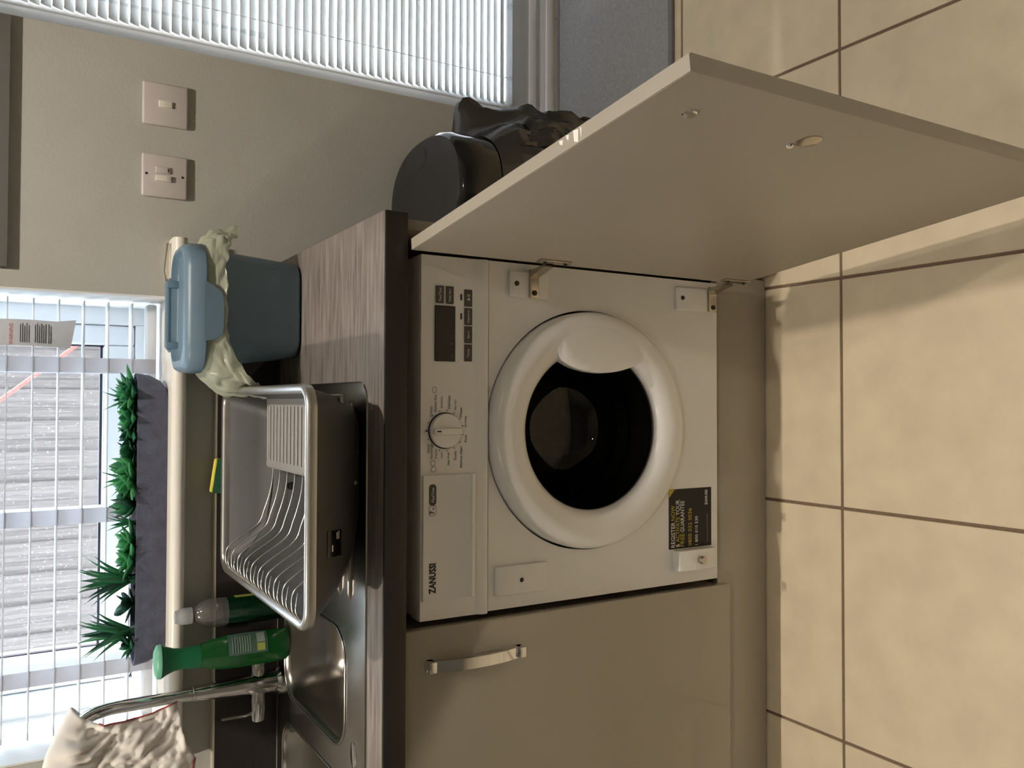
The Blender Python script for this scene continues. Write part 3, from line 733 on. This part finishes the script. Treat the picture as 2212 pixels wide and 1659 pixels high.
# dish rack
RZ = 1.030
rk = thing('dish_rack', 'grey steel dish rack with wire plate prongs and slotted tray on the drainer', 'dish rack', (-.10, .28, ZS+.006))
RX0, RX1, RY0, RY1 = -.283, .082, -.006, .560
rim = rrect(RX0+.006, RX1-.006, RY0+.006, RY1-.006, .032, RZ-.006, 8)
prof_r = [(-.0075, 0), (-.006, .006), (0, .0085), (.006, .006), (.0075, 0), (.006, -.008), (-.006, -.008)]
b = bmesh.new(); n = len(rim); rings = []
for i, p in enumerate(rim):
    p = Vector(p); t = (Vector(rim[(i+1) % n])-Vector(rim[i-1])).normalized(); nrm = Vector((t.y, -t.x, 0))
    rings.append([p+nrm*a+Vector((0, 0, c_)) for a, c_ in prof_r])
obj('rim', loft(rings, loop=True, bm=b), 'rack_rim', rk, ang=60)
shell = [(RX0+.004, RX1-.004, RY0+.004, RY1-.004, .033, RZ-.010), (-.268, .073, .012, RY1-.02, .036, .998), (-.242, .066, .030, RY1-.035, .04, .966), (-.205, .060, .050, RY1-.05, .045, .938), (-.165, .052, .075, RY1-.07, .05, .921), (-.13, .045, .095, RY1-.09, .05, .9165)]
ro = [rrect(a[0], a[1], a[2], a[3], a[4], a[5], 8) for a in shell]
obj('shell', loft(ro, False, True), 'rack_body', rk, ang=60)
ri = [rrect(a[0]+.003, a[1]-.003, a[2]+.003, a[3]-.003, a[4], a[5]+.0035, 8) for a in shell]
obj('liner', loft(ri, False, True), 'rack_inside', rk, ang=60)
def hammock(x):   # inside floor height along x
    t = max(0, min(1, (-.075-x)/.19)); return .930+.080*t**1.9
for i in range(10):
    y = .060+i*.0495
    x_in = RX0+.012
    pts = [(x_in, y, RZ-.004), (x_in+.012, y, RZ+.002), (x_in+.034, y, RZ+.001)] + [(x, y, hammock(x)+.010) for x in (-.215, -.19, -.16, -.13, -.10, -.07)]
    pts[3] = (-.222, y, RZ-.012)
    obj('plate_wire', tube(bez(pts, 5), .0012, 6), 'rack_wire', rk, ang=60)
    obj('plate_prong', tube(bez([(x_in, y-.020, RZ-.004), (x_in+.012, y-.020, RZ+.002), (x_in+.024, y-.019, RZ+.001), (x_in+.036, y-.004, RZ-.006)], 5), .0012, 6), 'rack_wire', rk, ang=60)
# slotted tray
b = bmesh.new(); TZ = .962
X0t, X1t, Y0t, Y1t = -.070, .068, .050, .478
bx(b, X0t, X0t+.012, Y0t, Y1t, TZ-.006, TZ, .001, 1); bx(b, .047, X1t, Y0t, Y1t, TZ-.006, TZ, .001, 1)
y = Y0t
while y < Y1t-.004:
    bx(b, X0t+.010, .049, y, min(y+.0135, Y1t), TZ-.005, TZ, .001, 1); y += .0225
bx(b, X0t-.004, X0t+.002, Y0t, Y1t, TZ-.030, TZ-.001, .002, 1); bx(b, X0t, X1t, Y1t-.004, Y1t+.002, TZ-.030, TZ-.001, .002, 1)
obj('slotted_tray', b, 'rack_tray', rk, ang=30)
for x, y in ((-.11, .13), (.03, .13), (-.11, .44), (.03, .44)):
    obj('foot', lathe([(.007, 0), (.008, .004), (.006, .012)], c=(x, y, ZS+.0055), n=16, cap0=True), 'rubber', rk)
# sticker on the outside of the near wall
def shell_near(x, z):
    for a, c_ in zip(shell, shell[1:]):
        if c_[5] <= z <= a[5]:
            t = (a[5]-z)/(a[5]-c_[5]); return a[2]+(c_[2]-a[2])*t
    return .05
b = loft([[(x, shell_near(x, z)-.0012, z) for x in (-.178, -.165, -.15, -.138)] for z in (.992, .985, .978, .970, .966)], closed=False)
lb = obj('label_sticker', b, 'display_black', rk, smooth=False)
b = bmesh.new()
for (x0, x1, z0, z1) in ((-.152, -.142, .9735, .9755), (-.152, -.140, .9705, .9718), (-.170, -.160, .982, .9845)):
    q = [(x0, z0), (x1, z0), (x1, z1), (x0, z1)]; b.faces.new([b.verts.new((x, shell_near(x, z)-.002, z)) for x, z in q])
obj('label_print', b, 'label_white', lb, smooth=False)

# washing-up sponge standing behind the rack
spg = thing('washing_sponge', 'yellow and green washing-up sponge leaning behind the dish rack', 'sponge', (-.10, .572, ZS))
def tilt_box(x0, x1, y0, y1, z0, z1, bev):
    b = bmesh.new(); bx(b, x0, x1, y0, y1, z0, z1, bev, 2); c_ = Vector((-.10, .57, .95)); Rm = Matrix.Rotation(math.radians(8), 3, 'Y')
    for v in b.verts: v.co = c_+Rm @ (v.co-c_)
    return b
obj('foam', tilt_box(-.142, -.072, .5675, .5795, ZS+.006, 1.046, .004), 'sponge_yellow', spg)
obj('scourer', tilt_box(-.142, -.072, .5615, .568, ZS+.006, 1.042, .002), 'sponge_green', spg)

# washing-up liquid bottle
fx, fy = -.434, .496
fb = thing('washing_up_bottle', 'green washing-up liquid bottle with flared dark green cap by the tap', 'bottle', (fx, fy, ZS))
kw = dict(c=(fx, fy, ZS), n=36, sy=.72)
obj('bottle_body', lathe([(.026, .0), (.030, .003), (.0315, .012), (.0325, .06), (.0330, .095), (.0315, .125), (.0275, .150), (.0225, .168), (.0215, .172)], cap0=True, cap1=True, **kw), 'soap_green', fb, ang=60)
obj('liquid', lathe([(.025, .003), (.0300, .010), (.0312, .06), (.0310, .075)], cap0=True, cap1=True, **kw), 'soap_green', fb, ang=60)
cp = obj('cap', lathe([(.0222, .166), (.0215, .185), (.0198, .203), (.0215, .217), (.0270, .231), (.0325, .240)], **kw), 'cap_green', fb, ang=60)
obj('cap_top', lathe([(.0325, .240), (.0315, .247), (.0220, .2515), (.0005, .253)], cap1=True, **kw), 'cap_teal', cp, ang=60)
lbl = obj('back_label', lathe([(.0328, .045), (.0336, .06), (.0338, .095), (.0325, .120)], c=(fx, fy, ZS), n=20, sy=.72, a0=math.radians(-95), a1=math.radians(-5)), 'label_green', fb, ang=60)
for i in range(8):
    h0 = .078+i*.0048
    obj('label_line', lathe([(.0343, h0), (.0343, h0+.0016)], c=(fx, fy, ZS), n=14, sy=.72, a0=math.radians(-88), a1=math.radians(-22-random.random()*8)), 'label_lines', lbl)
obj('label_patch', lathe([(.0340, .050), (.0342, .066)], c=(fx, fy, ZS), n=10, sy=.72, a0=math.radians(-60), a1=math.radians(-20)), 'label_lines', lbl)
obj('label_patch', lathe([(.0340, .050), (.0342, .066)], c=(fx, fy, ZS), n=10, sy=.72, a0=math.radians(-88), a1=math.radians(-63)), 'label_lime', lbl)

# clear spray-type bottle with dark green lower half
qx, qy = -.366, .545
qb = thing('clear_bottle', 'small clear-necked bottle with dark green body and pale cap behind the rack', 'bottle', (qx, qy, ZS))
kq = dict(c=(qx, qy, ZS), n=32)
obj('lower_body', lathe([(.022, 0), (.027, .004), (.0285, .03), (.0285, .085), (.0275, .110)], cap0=True, cap1=True, **kq), 'bottle_green', qb, ang=60)
obj('clear_shoulder', lathe([(.0275, .110), (.0280, .128), (.0285, .140), (.0255, .155), (.0175, .166), (.0125, .172), (.0125, .180)], **kq), 'bottle_clear', qb, ang=60)
obj('screw_cap', lathe([(.0158, .176), (.0162, .186), (.0160, .196), (.0130, .2005), (.0120, .208), (.0005, .209)], cap0=True, cap1=True, **kq), 'cap_clear', qb, ang=40)
obj('front_label', lathe([(.0292, .025), (.0292, .095)], c=(qx, qy, ZS), n=12, a0=math.radians(-20), a1=math.radians(60)), 'label_lime', qb)

# cotton bag draped over the tap spout
cb = thing('cotton_bag', 'crumpled off-white cotton bag with red hem hung over the tap spout', 'bag', (-.59, .43, 1.11))
def lerp_tab(tab, u):
    for (a, va), (b_, vb) in zip(tab, tab[1:]):
        if u <= b_: return va+(vb-va)*(u-a)/(b_-a)
    return tab[-1][1]
def cloth_pt(s, t, side):      # s: 0 right edge .. 1 left edge, t: 0 top .. 1 hem
    xr = lerp_tab([(0, -.489), (.12, -.505), (.3, -.517), (.5, -.519), (.75, -.514), (1, -.502)], t)
    xl = lerp_tab([(0, -.690), (1, -.715)], t)
    if side > 0: xr -= .034*min(1, t*3)
    x = xr+(xl-xr)*s
    top = lerp_tab([(0, 1.302), (.12, 1.318), (.3, 1.340), (.55, 1.356), (.8, 1.346), (1, 1.315)], s)
    hem = lerp_tab([(0, 1.128), (.1, 1.123), (.2, 1.124), (.3, 1.116), (.42, 1.103), (.5, 1.104), (.6, 1.122), (1, 1.13)], s)
    z = top+(hem-top)*t
    wv = noise.noise(Vector((s*4.5, t*4, 3+side)))*.016+abs(noise.noise(Vector((s*9+t*5, t*7, 7+side))))*.020+abs(noise.noise(Vector((s*20, t*18+s*6, 9+side))))*.008
    yc = .487-.105*s
    y = yc+side*(.034*min(1, t*6.0)**.5+.006*math.sin(s*11+side)*t+max(wv, -.008)*min(1, t*5))
    return Vector((x+wv*.25*t, y, z+wv*.25*t))
ns, ntt = 64, 56
rings = []
for k in range(ntt, -1, -1): rings.append([cloth_pt(s/ns, k/ntt, -1) for s in range(ns+1)])
for k in range(1, ntt+1): rings.append([cloth_pt(s/ns, k/ntt, 1) for s in range(ns+1)])
obj('cloth', loft(rings, closed=False), 'cotton', cb, ang=180, solid=.0012)
obj('hem', tube([cloth_pt(.0, .25+.75*k/16, -1)+Vector((.001, -.001, 0)) for k in range(17)], .0016, 6), 'hem_red', cb)
obj('hem', tube([cloth_pt(.42+.5*k/20, 1-.11*(k/20), -1)+Vector((0, -.0018, 0)) for k in range(21)], .0016, 6), 'hem_red', cb)

# food caddy with lid and liner bag
cd_ = thing('food_caddy', 'blue grey food waste caddy with lid on the worktop', 'caddy', (.23, .49, ZT))
def cring(z, e, r, dy=0):       # e = inset from the rim outline
    return rrect(.118+e, .345-e*.55, .392+e*1.3+dy, .546-e*.2, r, z, 8)
b = loft([cring(ZT, .036, .03), cring(ZT+.003, .029, .034), cring(ZT+.012, .024, .036), cring(1.02, .012, .04), cring(1.085, .004, .042), cring(1.096, .001, .043)], True, True)
obj('bucket', b, 'caddy_blue', cd_, ang=60)
lid = obj('lid', loft([cring(1.094, -.004, .05), cring(1.098, -.009, .052), cring(1.122, -.007, .05), cring(1.131, -.001, .046), cring(1.1325, .006, .042), cring(1.1325, .014, .038), cring(1.1215, .020, .034), cring(1.1195, .026, .03)], True, True), 'caddy_lid', cd_, ang=60)
# front tab of the lid
b = bmesh.new()
tabp = [(.166, 1.100), (.169, 1.080), (.178, 1.069), (.192, 1.066), (.240, 1.066), (.256, 1.070), (.268, 1.085), (.276, 1.100)]
loft([[(x, .3835, z) for x, z in tabp], [(x, .3795, z+.001) for x, z in tabp]], True, True, True, b)
obj('lid_tab', b, 'caddy_lid', lid)
for x in (.165, .285): obj('hinge_lug', box(x-.007, x+.007, .538, .552, 1.118, 1.141, bev=.002), 'caddy_blue', cd_)
obj('carry_handle', tube([(.155, .549, 1.130), (.163, .549, 1.137), (.287, .549, 1.137), (.295, .549, 1.130)], .006, 10), 'caddy_blue', cd_)
# liner bag hanging out all round under the lid
b0 = cring(1.096, -.0015, .044); base = []
for i in range(len(b0)):
    p, q = Vector(b0[i]), Vector(b0[(i+1) % len(b0)]); nseg = max(1, int((q-p).length/.004)); base += [p.lerp(q, k/nseg) for k in range(nseg)]
m = len(base); cen = Vector((.23, .469, 0))
def fall(p):
    a = math.degrees(math.atan2(p[1]-cen.y, p[0]-cen.x))     # -90 = front, 0 = right, 180 = left
    def g(c_, wdt): 
        d = (a-c_+180) % 360-180; return math.exp(-(d/wdt)**2)
    drop = .026+.045*g(-2, 30)+.010*g(-65, 18)+.100*g(-172, 30)+.012*g(-95, 14)+.008*g(-120, 12)
    out = .002+.046*g(0, 24)+.058*g(-176, 26)+.002*g(-90, 40)
    return drop, out
rings = []
K = 18
for j in range(K+1):
    t = j/K; ring = []
    for i, p in enumerate(base):
        nx, ny = p[0]-cen.x, p[1]-cen.y; ln = math.hypot(nx, ny); nx /= ln; ny /= ln
        dp_, ot = fall(p)
        wob = (abs(noise.noise(Vector((i*.13, t*2.5, 1))))*.030+abs(noise.noise(Vector((i*.33+t*2, t*5, 4))))*.014-.008)*t*(.25+min(1, ot*22))
        rr = ot*math.sin(min(1, t*1.25)*PI*.5)*(1 if ot < .03 else 1-.25*t)+wob+.002
        rr = max(rr, -.001)
        z = 1.0965-dp_*t+(.012*math.sin(t*PI) if ot > .03 else 0)+noise.noise(Vector((i*.22, 2, t*2)))*.008*t
        y = min(p[1]+ny*rr, .572)
        ring.append((p[0]+nx*rr, y, z))
    rings.append(ring)
tag(obj('caddy_liner', loft(rings), 'liner_green', None, ang=40), 'pale green bin liner hanging out under the food caddy lid', 'bin liner')

# planter with succulents on the sill
pz = 1.128
pt_ = thing('succulent_planter', 'long dark stone trough of green succulents on the window sill', 'planter', (-.175, .63, pz))
def pring(e, z, r=.035): return rrect(-.468+e*1.2, .112-e*1.2, .582+e*.4, .660-e*.4, r, z, 8)
obj('trough', loft([pring(.026, pz, .02), pring(.012, pz+.012, .03), pring(.003, pz+.032), pring(0, pz+.056)], True, False), 'planter_stone', pt_, ang=60)
obj('trough_rim', loft([pring(0, pz+.056), pring(.0005, pz+.0575), pring(.006, pz+.0575), pring(.008, pz+.040)]), 'planter_stone', pt_, ang=40)
obj('soil', loft([pring(.007, pz+.046), pring(.05, pz+.050, .02)], False, True), 'soil', pt_)
def leaf_mesh(name, L_, W_, curve, thick, pts=(0, .5, .85, 1, .85, .5, .0)):
    rings = []; n = len(pts)
    for i, wv in enumerate(pts):
        t = i/(n-1); z = L_*t*(1-.15*curve*t); x = curve*L_*t*t*.6; wv = max(wv, .04)
        rings.append([(x-thick*wv*.2, W_*wv*.5, z), (x+thick*wv, 0, z), (x-thick*wv*.2, -W_*wv*.5, z), (x-thick*wv*.5, 0, z)])
    b = loft(rings, True, True); return b
LEAF = {}
for nm, args in {'rosette': (1, .50, .45, .12), 'blade': (1, .16, .35, .05, (.6, .95, 1, .85, .6, .3, 0)), 'paddle': (1, .62, .3, .08, (.25, .5, .85, 1, 1, .75, .2)), 'bud': (1, .5, -.35, .12)}.items():
    for mname in ('leaf_bright', 'leaf_mid', 'leaf_dark'):
        b = leaf_mesh(nm, *args); bmesh.ops.recalc_face_normals(b, faces=b.faces[:])
        me = bpy.data.meshes.new('leaf'); b.to_mesh(me); b.free(); me.materials.append(MATS[mname])
        for p in me.polygons: p.use_smooth = True
        LEAF[nm, mname] = me
def succulent(x, y, kind, size, n, mats, zoff=.054, lean=0):
    c_ = Vector((x, y, pz+zoff))
    st_ = obj('succulent', tube([c_, c_+Vector((0, 0, size*.25))], [size*.10, size*.05], 8), 'leaf_dark', pt_)
    for i in range(n):
        ring_t = i/max(1, n-1)
        if kind == 'blade': el = math.radians(3+23*ring_t**.8); L_ = size*(1.0-.25*ring_t*random.random()); lk = 'blade'
        elif kind == 'paddle': el = math.radians(20+50*ring_t); L_ = size*(.8+.3*random.random()); lk = 'paddle'
        elif kind == 'bud': el = math.radians(8+55*ring_t); L_ = size*(.8+.25*random.random()); lk = 'bud'
        else: el = math.radians(10+54*ring_t); L_ = size*(.70+.35*ring_t+.12*random.random()); lk = 'rosette'
        az = i*2.39996+random.uniform(-.2, .2)
        o = bpy.data.objects.new('leaf', LEAF[lk, random.choice(mats)]); C.objects.link(o); o.parent = st_
        o.location = c_+Vector((0, 0, size*.06*(1-ring_t)))-wloc(st_)
        o.rotation_euler = (0, el, az+lean); o.scale = (L_, L_, L_)
B_, M_, D_ = 'leaf_bright', 'leaf_mid', 'leaf_dark'
succulent(.072, 0.617, 'rosette', .058, 26, (B_, M_, M_)); succulent(.060, .627, 'blade', .066, 4, (D_, M_))
succulent(.022, 0.612, 'rosette', .052, 18, (M_, B_)); succulent(-.012, 0.622, 'rosette', .046, 16, (M_, D_))
succulent(-.045, 0.617, 'paddle', .042, 9, (M_, D_)); succulent(-.072, 0.617, 'bud', .046, 12, (B_, M_))
succulent(-.106, 0.614, 'rosette', .056, 22, (B_, B_, M_)); succulent(-.098, 0.627, 'blade', .068, 5, (M_, B_))
succulent(-.150, 0.612, 'bud', .044, 14, (D_, M_)); succulent(-.185, 0.617, 'blade', .055, 7, (D_, M_))
succulent(-.222, 0.614, 'rosette', .050, 15, (B_,)); succulent(-.256, 0.612, 'rosette', .052, 20, (B_, B_, M_))
succulent(-.296, 0.614, 'blade', .106, 14, (D_, M_)); succulent(-.345, 0.617, 'paddle', .046, 7, (D_,))
succulent(-.398, 0.614, 'blade', .104, 16, (M_, D_)); succulent(-.425, 0.612, 'rosette', .040, 12, (M_, D_))

# teaspoon on the sill end
spn = thing('teaspoon', 'steel teaspoon lying on the window sill by the reveal', 'spoon', (.31, .575, 1.128))
b = bmesh.new(); rings = []
for i in range(9):
    t = i/8; x = .300-.046*t; hw = .0145*math.sin(PI*min(.98, .12+t*.86))**.7
    rings.append([(x, .580-hw, 1.1350), (x, .580-hw*.5, 1.1310), (x, .580, 1.1295), (x, .580+hw*.5, 1.1310), (x, .580+hw, 1.1350)])
obj('spoon_bowl', loft(rings, closed=False), 'nickel', spn, solid=.001)
obj('spoon_handle', tube([(.296, .580, 1.1345), (.315, .580, 1.139), (.345, .580, 1.136), (.372, .580, 1.1325)], [.0028, .0022, .0028, .0036], 8), 'nickel', spn)

# ================================================================== WALL ITEMS
def plate(x0, x1, z0, z1, label):
    t = thing('wall_switch', label, 'switch', ((x0+x1)/2, YW, z0))
    obj('back_box', box(x0, x1, YW-.010, YW, z0, z1, bev=.004, seg=3), 'plate_white', t)
    return t
s1 = plate(.610, .696, 1.096, 1.182, 'white square switch plate with a single rocker near the garden door')
obj('rocker', box(.6465, .6595, YW-.0145, YW-.009, 1.127, 1.152, bev=.0015), 'rocker_white', s1)
s2 = plate(.4655, .5515, 1.096, 1.182, 'white square switch plate with fuse holder and rocker beside the sill end')
r1 = obj('rocker', box(.4965, .5085, YW-.0160, YW-.009, 1.128, 1.157, bev=.0015), 'rocker_white', s2)
obj('rocker_window', box(.4985, .5065, YW-.0165, YW-.0155, 1.1305, 1.136), 'plate_white', r1, smooth=False)
r2 = obj('fuse_holder', box(.5130, .5265, YW-.0135, YW-.009, 1.1295, 1.157, bev=.0015), 'plate_white', s2)
obj('fuse_slot', box(.5160, .5235, YW-.0140, YW-.0132, 1.132, 1.1345), 'print_grey', r2, smooth=False)
for z in (1.1055, 1.1735):
    obj('plate_screw', lathe([(.0005, -.0108), (.0022, -.0106), (.0028, -.0095)], axis='Y', c=(.510, YW, z), n=14, cap0=True), 'screw_dark', s2)
tag(obj('wall_board', box(.303, .770, YW-.014, YW, 1.408, 1.98, bev=.002), 'board_grey'), 'dark grey flat board fixed to the wall above the switches', 'board')

# ================================================================== BIN
bn = thing('rubbish_bin', 'glossy black rubbish bin with matt lid standing beside the end panel', 'bin', (.493, .42, 0))
def bring(e, z, r=.125):
    out = []
    for k in range(56):
        a = 2*PI*k/56; c_, s_ = math.cos(a), math.sin(a); q = .86
        out.append((.493+(.130-e)*math.copysign(abs(c_)**q, c_), .416+(.180-e*1.2)*math.copysign(abs(s_)**q, s_), z))
    return out
obj('bin_body', loft([bring(.03, .002), bring(.026, .01), bring(.012, .30), bring(.004, .56), bring(.004, .575)], True, True), 'bin_black', bn, ang=60)
bl_ = obj('bin_lid', loft([bring(.0, .552), bring(-.001, .556), bring(0, .632), bring(.004, .646), bring(.010, .652)], False, False), 'bin_black', bn, ang=60)
obj('lid_top', loft([bring(.010, .652), bring(.018, .6545), bring(.06, .6565, .09)], False, True), 'bin_lid', bl_, ang=60)
obj('lid_press', loft([[(.575+.026*math.cos(2*PI*k/28), .44+.050*math.sin(2*PI*k/28), .6568) for k in range(28)], [(.575+.022*math.cos(2*PI*k/28), .44+.044*math.sin(2*PI*k/28), .6575) for k in range(28)]], False, True), 'bin_lid', bl_, ang=60)
# black liner hanging out of the bin
base = []
b0 = bring(.001, .560)
for i in range(len(b0)):
    p, q = Vector(b0[i]), Vector(b0[(i+1) % len(b0)]); base += [p, p.lerp(q, .5)]
cen = Vector((.493, .42, 0)); rings = []; K = 26
for j in range(K+1):
    t = j/K; ring = []
    for i, p in enumerate(base):
        nx, ny = p[0]-cen.x, p[1]-cen.y; ln = math.hypot(nx, ny); nx /= ln; ny /= ln
        a = math.degrees(math.atan2(ny, nx))
        right = math.exp(-((a+5)/55)**2)
        out = (.004+.070*right*math.sin(min(1, t*1.8)*PI*.55)*(1-.15*t)) if p[0] > .40 else .001
        crease = (abs(noise.noise(Vector((i*.16, t*3.2+i*.05, 2))))*.050+abs(noise.noise(Vector((i*.40, t*8-i*.1, 5))))*.022)*(.25+right)
        r_ = out+crease*min(1, t*3)
        drop = .285+.06*noise.noise(Vector((i*.2, 0, 0)))
        peak = .060*math.exp(-((a-2)/16)**2)*math.exp(-((t-.14)/.14)**2)
        x = p[0]+nx*(r_+peak*.9); y = min(p[1]+ny*r_, .598)
        x = max(x, .356)
        ring.append((x, y, .5605-drop*t+peak*.7))
    rings.append(ring)
tag(obj('bin_liner', loft(rings), 'bin_liner', None, ang=28), 'crumpled black plastic liner hanging out round the rubbish bin', 'bin liner')
